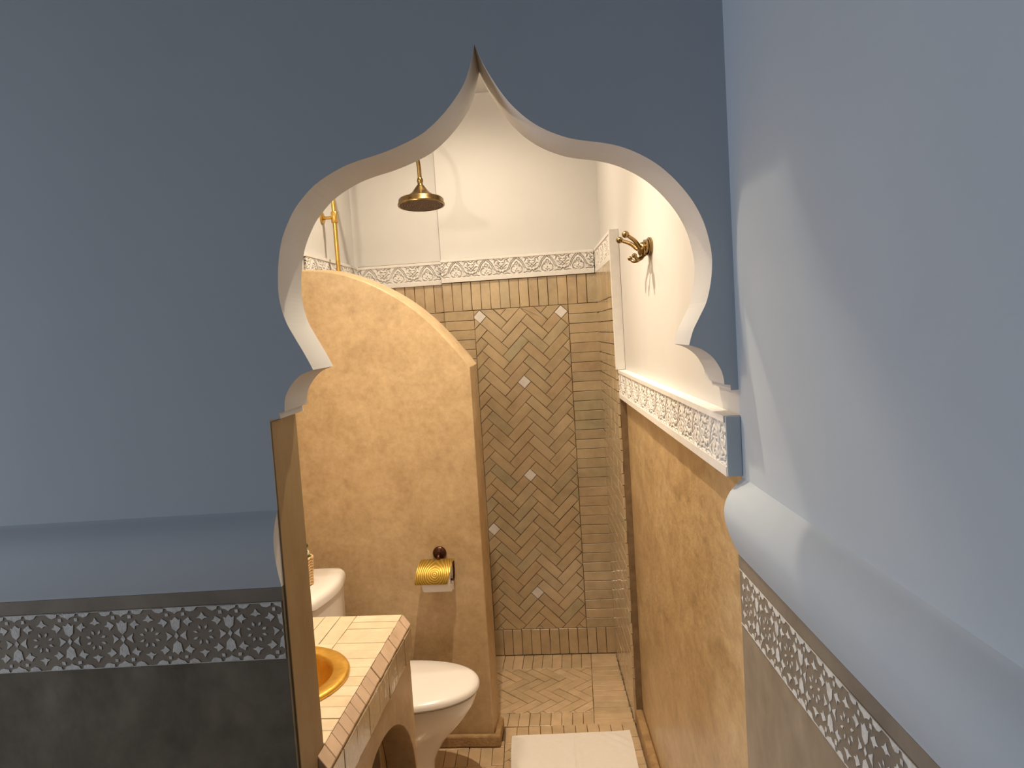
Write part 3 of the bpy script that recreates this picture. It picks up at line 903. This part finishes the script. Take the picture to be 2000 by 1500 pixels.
    for (a, b_) in bands: cut_row(-0.880, XA, a, b_)
    ysplit = [a for a, b_ in bands][-4]
    for (a, b_) in bands:
        if b_ > ysplit+0.01: continue
        cut_row(-1.045, -0.880, a, b_); cut_row(-1.302, -1.045, a, b_)
    for (a, b_) in rows(-1.302, -0.880, 0.052):
        put_rect(t, pl, a, b_, ysplit, CY1-0.10, TILE_C) if False else None
        for (c0, c1) in rows(ysplit, CY1, 0.15): put_rect(t, pl, a, b_, c0, c1, TILE_C)
    # sloping edge caps, one short tile after another
    for (a, b_) in rows(CYN, CY1, 0.048):
        q = [(XA+0.0005, CZ), (CXF-0.003, CZ-0.033), (CXF-0.005, CZ-0.041), (XA+0.0005, CZ-0.041)]
        j = random.uniform(-0.0015, 0.0015)
        q = [(x+j, z+j*0.5) for x, z in q]
        v, f = prism_vf(q, a+0.0008-a, b_-0.0008-a, lambda u, w_, d: (u, d, w_))
        me = meshdata('edge_tile', v, f, TILE_CAP); bevel_me(me, 0.0012, 1, 0.4)
        link('edge_tile', me, t, local=Matrix.Translation((0, a, 0)))
    # glossy square tiles on the front below the caps
    plf = plane_mat((CXF-0.0115, CYN, 0), (0, 1, 0), (0, 0, 1))
    box('end_return', (-0.7255, -0.7125, CYN, CY0+0.0005, 0.0, 0.804), TADE, t)
    for (a, b_) in rows(0, CY1-CYN, 0.10):
        put_rect(t, plf, a, b_, 0.716, CZ-0.042, TILE_G, name='face_tile', wob=0.02)
    return t
vanity()

# ---- brass basin
def basin():
    prof = [(0.205, 0.001), (0.206, 0.006), (0.203, 0.011), (0.196, 0.013), (0.165, 0.0115), (0.160, 0.008), (0.157, -0.006),
            (0.150, -0.035), (0.135, -0.070), (0.108, -0.100), (0.070, -0.116), (0.030, -0.121), (0.024, -0.122), (0.0225, -0.126),
            (0.024, -0.127), (0.072, -0.120), (0.112, -0.104), (0.140, -0.073), (0.155, -0.036), (0.162, -0.004), (0.166, 0.001)]
    v, f = lathe_vf(prof, 64, closed=False)
    n = len(prof)
    f += [((i)*n+n-1, ((i+1) % 64)*n+n-1, ((i+1) % 64)*n, i*n) for i in range(64)]
    o = mk('wash_basin', v, f, HAMMER, mw=TB @ Matrix.Translation((SC[0], SC[1], CZ)))
    auto_smooth(o, 0.9)
    d = mk('drain', *lathe_vf([(0.0001, -0.128), (0.0235, -0.128), (0.0235, -0.1235), (0.012, -0.1225), (0.0001, -0.1225)], 24, closed=False), BRASS, o)
    tag(o, 'round hammered brass wash basin with a broad flat rim set into the counter', 'basin')
basin()

# ---- toilet (faces +bx)
def toilet():
    t = thing('toilet', 'white ceramic toilet with closed lid between the counter and the partition', 'toilet', TB @ Matrix.Translation((0, -1.19, 0)))
    def egg(x0, x1, hw, n=48, sq=2.25):
        cx = x0+(x1-x0)*0.42
        out = []
        for k in range(n):
            a = 2*PI*k/n; c, s = math.cos(a), math.sin(a)
            rx = (x1-cx) if c > 0 else (cx-x0)
            e = 2/(2.15 if c > 0 else 3.4)
            out.append((cx+rx*math.copysign(abs(c)**e, c), hw*math.copysign(abs(s)**e, s)))
        return out
    def loft(secs, name, matl, cap=True):
        v, f = [], []
        n = 48
        for (x0, x1, hw, z) in secs: v += [(x, y, z) for x, y in egg(x0, x1, hw)]
        for i in range(len(secs)-1):
            for k in range(n):
                j = (k+1) % n; f.append((i*n+k, i*n+j, (i+1)*n+j, (i+1)*n+k))
        f += [tuple(reversed(range(n))), tuple(range((len(secs)-1)*n, len(secs)*n))]
        return auto_smooth(mk(name, v, f, matl, t), 0.8)
    loft([(-1.20, -0.728, 0.118, 0.0), (-1.20, -0.734, 0.112, 0.02), (-1.20, -0.745, 0.104, 0.09), (-1.20, -0.738, 0.106, 0.14), (-1.20, -0.718, 0.116, 0.18), (-1.20, -0.690, 0.130, 0.225),
          (-1.20, -0.645, 0.148, 0.27), (-1.19, -0.604, 0.165, 0.315), (-1.18, -0.575, 0.178, 0.36), (-1.17, -0.562, 0.184, 0.395), (-1.17, -0.562, 0.184, 0.402)], 'bowl', CERAMIC)
    loft([(-1.06, -0.576, 0.172, 0.4025), (-1.06, -0.574, 0.174, 0.4145)], 'seat', SEAT)
    loft([(-1.06, -0.568, 0.180, 0.4125), (-1.064, -0.556, 0.191, 0.4150), (-1.066, -0.550, 0.196, 0.421), (-1.066, -0.551, 0.195, 0.430), (-1.063, -0.557, 0.190, 0.439), (-1.055, -0.572, 0.178, 0.4445), (-1.02, -0.63, 0.13, 0.4475), (-0.95, -0.72, 0.06, 0.4485)], 'lid', SEAT)
    for s in (-1, 1):
        auto_smooth(mk('hinge', *tube_vf([(-1.062, s*0.075-0.018, 0.425), (-1.062, s*0.075+0.018, 0.425)], 0.011, 12), SEAT, t), 0.7)
    # cistern with rounded front corners
    def rr(x0, x1, hw, r, bulge, n=8):
        out = [(x0, -hw), ]
        for k in range(n+1):
            a = -PI/2+PI/2*k/n; out.append((x1-bulge-r+r*math.cos(a), -hw+r+r*math.sin(a)))
        for k in range(1, 12):
            y = -hw+r+(2*hw-2*r)*k/12; out.append((x1-bulge+bulge*(1-(y/(hw-r))**2), y))
        for k in range(n+1):
            a = PI/2*k/n; out.append((x1-bulge-r+r*math.cos(a), hw-r+r*math.sin(a)))
        out.append((x0, hw)); return out
    def stack(secs, name, matl):
        v, f = [], []; n = None
        for (x0, x1, hw, r, bl, z) in secs:
            p = rr(x0, x1, hw, r, bl); n = len(p); v += [(x, y, z) for x, y in p]
        for i in range(len(secs)-1):
            for k in range(n):
                j = (k+1) % n; f.append((i*n+k, i*n+j, (i+1)*n+j, (i+1)*n+k))
        f += [tuple(reversed(range(n))), tuple(range((len(secs)-1)*n, len(secs)*n))]
        return auto_smooth(mk(name, v, f, matl, t), 0.7)
    stack([(-1.302, -1.085, 0.175, 0.04, 0.02, 0.39), (-1.302, -1.078, 0.182, 0.04, 0.02, 0.55), (-1.302, -1.074, 0.186, 0.04, 0.02, 0.790)], 'cistern', CERAMIC)
    lid = stack([(-1.304, -1.070, 0.190, 0.04, 0.02, 0.7925), (-1.304, -1.066, 0.194, 0.04, 0.02, 0.797), (-1.304, -1.066, 0.194, 0.04, 0.02, 0.815), (-1.304, -1.070, 0.190, 0.04, 0.02, 0.828), (-1.304, -1.080, 0.182, 0.036, 0.02, 0.836), (-1.300, -1.105, 0.160, 0.03, 0.02, 0.840)], 'cistern_lid', CERAMIC)
    v, f = lathe_vf([(0.0001, 0.8405), (0.021, 0.8405), (0.021, 0.8445), (0.018, 0.846), (0.0001, 0.846)], 24, closed=False)
    mk('flush_button', v, f, plain('chrome', (0.7, 0.7, 0.7), 0.15, 1.0), t, local=Matrix.Translation((-1.245, 0.03, 0)))
toilet()

# ---- braided bottle on the cistern
def bottle():
    t = thing('braided_bottle', 'small braided straw bottle with a dark green glazed top on the cistern', 'bottle', TB @ Matrix.Translation((-1.181, -1.215, 0.841)))
    R0, R1, Hh = 0.031, 0.038, 0.105
    mk('glass_body', *lathe_vf([(0.0001, 0.0), (R0-0.004, 0.0), (R1-0.005, Hh), (0.020, Hh+0.012), (0.0001, Hh+0.012)], 24, closed=False), GREEN, t, smooth=True)
    m = MB()
    K, J = 9, 10
    for k in range(K):
        a = 2*PI*k/K
        for j in range(J):
            z = 0.005+j*(Hh-0.008)/(J-1)
            r = R0+(R1-R0)*z/Hh
            for s in (-1, 1):
                M = Matrix.Rotation(a+s*0.16, 4, 'Z') @ Matrix.Translation((r-0.003, 0, z)) @ Matrix.Rotation(s*0.75, 4, 'X')
                m.add(sphere_vf((0, 0, 0), 0.0048, 0.0088, 0.0050, 8, 6), 0, M)
    m.build('braided_sleeve', ROPE, t, smooth=True)
    mk('neck', *lathe_vf([(0.022, Hh+0.004), (0.026, Hh+0.012), (0.024, Hh+0.022), (0.016, Hh+0.030), (0.012, Hh+0.034)], 24, closed=False), CREAM, t, smooth=True)
    m = MB(); m.add(sphere_vf((0, 0, Hh+0.042), 0.024, 0.024, 0.0125, 20, 12)); m.add(sphere_vf((0.012, -0.014, Hh+0.024), 0.014, 0.012, 0.012, 14, 8))
    m.build('stopper', GREEN, t, smooth=True, weld=False)
bottle()

# ---- toilet paper holder on the partition
def holder():
    M = TB @ Matrix.Translation((-0.738, -0.8605, 0.78))
    t = thing('paper_holder', 'bronze paper holder with an engraved brass flap on the partition', 'paper holder', M)
    ROT = Matrix.Rotation(PI/2, 4, 'X')      # lathe axis -> -y
    v, f = lathe_vf([(0.0001, 0.0), (0.028, 0.0), (0.0285, 0.006), (0.025, 0.011), (0.016, 0.014), (0.009, 0.018), (0.008, 0.030), (0.0001, 0.031)], 32, closed=False)
    auto_smooth(mk('rosette', v, f, BRASS_D, t, local=Matrix.Translation((0.006, 0, 0.057)) @ ROT), 0.9)
    # neck from rosette to flap hinge and the roll bar
    m = MB()
    m.add(tube_vf(spline([(0.006, -0.02, 0.057), (0.006, -0.034, 0.050), (0.006, -0.040, 0.036)], 5), 0.0065, 12))
    m.add(tube_vf([(-0.060, -0.040, 0.034), (0.068, -0.040, 0.034)], 0.005, 12))
    m.add(tube_vf(spline([(0.068, -0.040, 0.034), (0.0695, -0.050, 0.005), (0.0695, -0.060, -0.028), (0.066, -0.068, -0.040)], 5), 0.0045, 12))
    m.add(tube_vf([(0.069, -0.066, -0.036), (-0.066, -0.066, -0.036)], 0.004, 12))
    auto_smooth(m.build('arm', BRASS_D, t, weld=False), 0.8)
    # flap: curved sheet
    prof = [(-0.034, 0.040), (-0.050, 0.0385), (-0.070, 0.033), (-0.090, 0.022), (-0.106, 0.006), (-0.117, -0.012), (-0.123, -0.028), (-0.124, -0.036)]
    pts = spline([(0, a, b) for a, b in prof], 4)
    n = 9; v = []; f = []
    x0, x1 = -0.074, 0.064
    for side in (0, 1):
        for i, p in enumerate(pts):
            t_ = (pts[min(i+1, len(pts)-1)]-pts[max(i-1, 0)]).normalized(); nn = Vector((0, t_.z, -t_.y))
            wdt = 1.0 - (0.10*max(0, (i-len(pts)+4)/4) if i > len(pts)-4 else 0)
            for k in range(n):
                s = (k/(n-1)*2-1)*wdt
                q = p + nn*(0.0015*side)
                v.append((x0+(x1-x0)*(s+1)/2 + 0.010 - 0.020*i/(len(pts)-1), q.y, q.z))
    N = len(pts)
    for i in range(N-1):
        for k in range(n-1):
            a = i*n+k; f.append((a, a+1, a+n+1, a+n)); f.append((N*n+a, N*n+a+n, N*n+a+n+1, N*n+a+1))
    bd = [k for k in range(n)] + [i*n+n-1 for i in range(1, N)] + [(N-1)*n+k for k in range(n-2, -1, -1)] + [i*n for i in range(N-2, 0, -1)]
    for a, b_ in zip(bd, bd[1:]+bd[:1]): f.append((a, b_, N*n+b_, N*n+a))
    fl = mk('flap', v, f, ENGRAVED, t); auto_smooth(fl, 0.7)
    # roll
    roll = thing('paper_roll', 'white toilet paper roll hanging under the brass flap', 'paper roll', TB @ Matrix.Translation((-0.738, -0.928, 0.744)))
    ROTX = Matrix.Rotation(PI/2, 4, 'Y')
    v, f = lathe_vf([(0.020, -0.054), (0.047, -0.054), (0.048, -0.052), (0.048, 0.058), (0.047, 0.060), (0.020, 0.060)], 40, closed=False)
    nP = 6
    f += [(i*nP+nP-1, ((i+1) % 40)*nP+nP-1, ((i+1) % 40)*nP, i*nP) for i in range(40)]
    auto_smooth(mk('roll', v, f, PAPER, roll, local=ROTX), 0.7)
    # hanging sheet at the back (wall side)
    pts = spline([(0, 0.0, -0.0482), (0, 0.030, -0.039), (0, 0.046, -0.020), (0, 0.0485, -0.006)], 5)
    sh = [(0, 0.0495, 0.01), (0, 0.0495, -0.02), (0, 0.047, -0.050), (0, 0.046, -0.058)]
    v = []; f = []
    for k, p in enumerate(sh):
        for x in (-0.054, 0.060): v.append((x, p[1]-0.0, p[2]))
    for k, p in enumerate(sh):
        for x in (-0.054, 0.060): v.append((x, p[1]+0.0007, p[2]))
    nS = len(sh)
    for k in range(nS-1):
        f.append((2*k, 2*k+1, 2*k+3, 2*k+2)); f.append((2*nS+2*k, 2*nS+2*k+2, 2*nS+2*k+3, 2*nS+2*k+1))
    mk('loose_sheet', v, f, PAPER, roll)
holder()

# ---- shower set
def shower():
    by = -0.42
    t = thing('shower_set', 'aged brass rain shower on a riser pipe behind the partition', 'shower', TB @ Matrix.Translation((0, by, 0)))
    rx = -1.208
    hx, hz = -0.790, 2.345
    up = 2.64
    pts = [(rx, 0, 0.95), (rx, 0, 1.6), (rx, 0, 2.30), (rx, 0, up-0.06)]
    auto_smooth(mk('riser', *tube_vf(pts, 0.0105, 18), BRASS_Y, t), 0.7)
    arc = spline([(rx, 0, up-0.06), (rx, 0, up), (rx+0.03, 0, up+0.05), (rx+0.10, 0, up+0.075), (rx+0.22, 0, up+0.078), (hx-0.10, 0, up+0.050), (hx-0.030, 0, up-0.02), (hx-0.004, 0, up-0.085), (hx, 0, hz+0.115)], 8)
    auto_smooth(mk('arm', *tube_vf(arc, 0.0095, 18), BRASS, t), 0.7)
    m = MB()
    m.add(tube_vf([(-1.269, 0, 2.325), (rx, 0, 2.325)], 0.0075, 14))
    m.add(tube_vf([(rx, 0, 2.298), (rx, 0, 2.303), (rx, 0, 2.347), (rx, 0, 2.352)], [0.013, 0.0155, 0.0155, 0.013], 18))
    m.add(tube_vf([(-1.269, 0, 2.325), (-1.262, 0, 2.325), (-1.258, 0, 2.325)], [0.026, 0.026, 0.018], 20))
    auto_smooth(m.build('wall_bracket', BRASS_Y, t, weld=False), 0.7)
    m = MB()
    m.add(tube_vf([(-1.269, 0, 0.95), (rx, 0, 0.95)], 0.012, 14)); m.add(tube_vf([(rx, -0.09, 0.95), (rx, 0.09, 0.95)], 0.020, 16))
    for s in (-1, 1): m.add(tube_vf([(rx, s*0.09, 0.95), (rx, s*0.13, 0.95)], [0.026, 0.022], 16))
    auto_smooth(m.build('mixer_valve', BRASS, t, weld=False), 0.7)
    # head: bell
    prof = [(0.0115, 0.128), (0.0145, 0.120), (0.0145, 0.112), (0.012, 0.108), (0.0125, 0.098), (0.018, 0.092), (0.024, 0.084), (0.034, 0.070), (0.044, 0.058), (0.052, 0.053), (0.060, 0.046), (0.066, 0.0435),
            (0.068, 0.040), (0.082, 0.036), (0.1005, 0.031), (0.1045, 0.026), (0.105, 0.012), (0.108, 0.009), (0.109, 0.004), (0.108, 0.0), (0.103, -0.001), (0.101, 0.0015)]
    v, f = lathe_vf(prof, 56, closed=False)
    h = auto_smooth(mk('shower_head', v, f, BRASS, t, local=Matrix.Translation((hx, 0, hz+0.11)) @ Matrix.Rotation(math.radians(-5), 4, 'X') @ Matrix.Translation((0, 0, -0.11))), 0.9)
    m = MB(); m.add(lathe_vf([(0.0001, 0.001), (0.102, 0.001), (0.102, 0.006), (0.0001, 0.006)], 48, closed=False))
    for rr_ in range(1, 9):
        for k in range(6*rr_):
            a = 2*PI*k/(6*rr_)
            m.add(lathe_vf([(0.0022, 0.0015), (0.0016, -0.0012), (0.0001, -0.0012)], 5, closed=False), 0, Matrix.Translation((0.0118*rr_*math.cos(a), 0.0118*rr_*math.sin(a), 0)))
    n_ = m.build('spray_face', BRASS_F, h, weld=False)
    n_['label'] = 'dark perforated spray face'
shower()

# ---- coat hook on the right wall
def hook():
    t = thing('coat_hook', 'aged brass double coat hook on the white wall', 'coat hook', Matrix.Translation((0.3998, 0.925, 1.978)))
    # local: -x away from the wall, y along the wall, z up
    m = MB()
    ov = [(0.056*math.cos(2*PI*k/32), 0.029*math.sin(2*PI*k/32)) for k in range(32)]
    for (d0, d1, s) in ((0.0, 0.005, 1.0), (0.005, 0.009, 0.88), (0.012, 0.018, 0.78)):
        m.add(prism_vf([(a*s, b_*s) for a, b_ in ov], -d0, -d1, lambda u, w_, d: (d, u, w_)))
    m.add(prism_vf([(a*0.62, b_*0.62) for a, b_ in ov], -0.008, -0.013, lambda u, w_, d: (d, u, w_)))
    auto_smooth(m.build('back_plate', BRASS, t, weld=False), 0.6)
    mk('boss', *sphere_vf((-0.022, 0.004, -0.008), 0.017, 0.034, 0.024, 20, 12), BRASS, t, smooth=True)
    for s, yu, yl in ((-1, -0.052, -0.045), (1, 0.086, 0.050)):
        up = spline([(-0.018, s*0.010, -0.008), (-0.036, yu*0.30, -0.001), (-0.052, yu*0.62, 0.018), (-0.078, yu, 0.034)], 6)
        n = len(up)
        m = MB(); m.add(tube_vf(up, [0.0088-0.0036*i/(n-1) for i in range(n)], 14)); m.add(sphere_vf(tuple(up[-1]+Vector((-0.004, s*0.003, 0.002))), 0.0115, 0.015, 0.0105, 16, 10))
        auto_smooth(m.build('upper_prong', BRASS, t, weld=False), 0.9)
        lo = spline([(-0.020, s*0.008, -0.012), (-0.030, yl*0.4, -0.034), (-0.046, yl*0.8, -0.040), (-0.057, yl, -0.029)], 6)
        m = MB(); m.add(tube_vf(lo, [0.0068-0.002*i/(n-1) for i in range(n)], 12)); m.add(sphere_vf(tuple(lo[-1]), 0.0080, 0.0095, 0.0075, 14, 8))
        auto_smooth(m.build('lower_prong', BRASS, t, weld=False), 0.9)
hook()

# ---- bath mat
def mat_():
    nx, ny = 60, 70
    x0, x1, y0, y1 = -0.174, 0.330, 0.93, 1.640
    v = []
    def crease(d, wd, h): return h*math.exp(-(d/wd)**2)
    for j in range(ny+1):
        for i in range(nx+1):
            u, t = i/nx, j/ny
            x = x0+(x1-x0)*u; y = y0+(y1-y0)*t
            x += 0.004*math.sin(t*9)*(u-0.5); y += 0.003*math.sin(u*5+1)*t - 0.006*(1-u)*t
            z = 0.0075 + 0.0035*noise.noise(Vector((x*6, y*6, 3)))
            z0_ = z; z = 0.0
            z += crease(x-0.085-0.02*(t-1), 0.010, 0.007) + crease(x-0.105, 0.007, 0.003)
            z += crease((x-0.30)+(y-1.56)*0.95, 0.010, 0.007) + crease((x-0.25)+(y-1.56)*0.95, 0.009, 0.005)
            z += crease((x+0.15)-(y-1.58)*0.6, 0.012, 0.005)
            z = z0_ + z*min(1.0, (1-t)/0.06, u/0.06, (1-u)/0.06)
            z += crease(y-1.605, 0.004, 0.0012)
            v.append((x, y, z))
    f = []
    for j in range(ny):
        for i in range(nx):
            a = j*(nx+1)+i; f.append((a, a+1, a+nx+2, a+nx+1))
    N = len(v)
    v += [(x, y, 0.0015) for x, y, z in v]
    f += [tuple(N+q for q in reversed(g)) for g in f]
    bd = [i for i in range(nx+1)] + [j*(nx+1)+nx for j in range(1, ny+1)] + [ny*(nx+1)+i for i in range(nx-1, -1, -1)] + [j*(nx+1) for j in range(ny-1, 0, -1)]
    for a, b_ in zip(bd, bd[1:]+bd[:1]): f.append((a, b_, N+b_, N+a))
    o = mk('bath_mat', v, f, TERRY, smooth=True); auto_smooth(o, 1.0)
    tag(o, 'creased white cotton bath mat lying on the tiled floor', 'bath mat')
mat_()

# ---- lamps
def ceiling_lamp(loc, label, power, cone):
    t = thing('ceiling_lamp', label, 'lamp', Matrix.Translation(loc))
    t['group'] = 'recessed ceiling lamps'
    auto_smooth(mk('ring', *lathe_vf([(0.034, -0.004), (0.045, -0.004), (0.046, -0.001), (0.046, 0.0), (0.034, 0.0)], 32, closed=False), BRASS_Y, t), 0.7)
    mk('lamp_glass', *lathe_vf([(0.0001, -0.001), (0.034, -0.001), (0.034, 0.0), (0.0001, 0.0)], 32, closed=False), GLOW, t)
    l = add_light('ceiling_lamp_light', 'SPOT', loc+Vector((0, 0, -0.012)), power, WARM, '', shadow_soft_size=0.018, spot_size=math.radians(cone), spot_blend=1.0)
def wall_lamp():
    P = Vector((-0.90, 0.80, 2.50))
    t = thing('wall_lamp', 'small brass wall lamp with a glass globe on the left bathroom wall', 'lamp', Matrix.Translation(P))
    mk('globe', *sphere_vf((0, 0, 0), 0.035, 0.035, 0.035, 20, 12), GLOW, t, smooth=True)
    m = MB(); m.add(tube_vf(spline([(-0.125, 0, -0.10), (-0.06, 0, -0.11), (0, 0, -0.085), (0, 0, -0.038)], 6), 0.006, 12))
    m.add(tube_vf([(0, 0, -0.045), (0, 0, -0.028)], [0.016, 0.020], 16)); m.add(tube_vf([(-0.125, 0, -0.10), (-0.112, 0, -0.10)], 0.035, 20))
    auto_smooth(m.build('bracket', BRASS, t, weld=False), 0.7)
    add_light('wall_lamp_light', 'POINT', P+Vector((0.02, 0, 0.0)), WALL_POWER, WARM, '', shadow_soft_size=0.045)
wall_lamp()
ceiling_lamp(Vector((-0.20, 0.80, BW)), 'small recessed ceiling lamp above the bathroom floor', CEIL_POWER, 102)
ceiling_lamp((TB @ Vector((-0.64, -0.62, BW))), 'guessed ceiling lamp added to brighten the shower', SHOWER_FILL_POWER, 170)
print('TILES back panel', nt_, 'objects', len(bpy.data.objects))
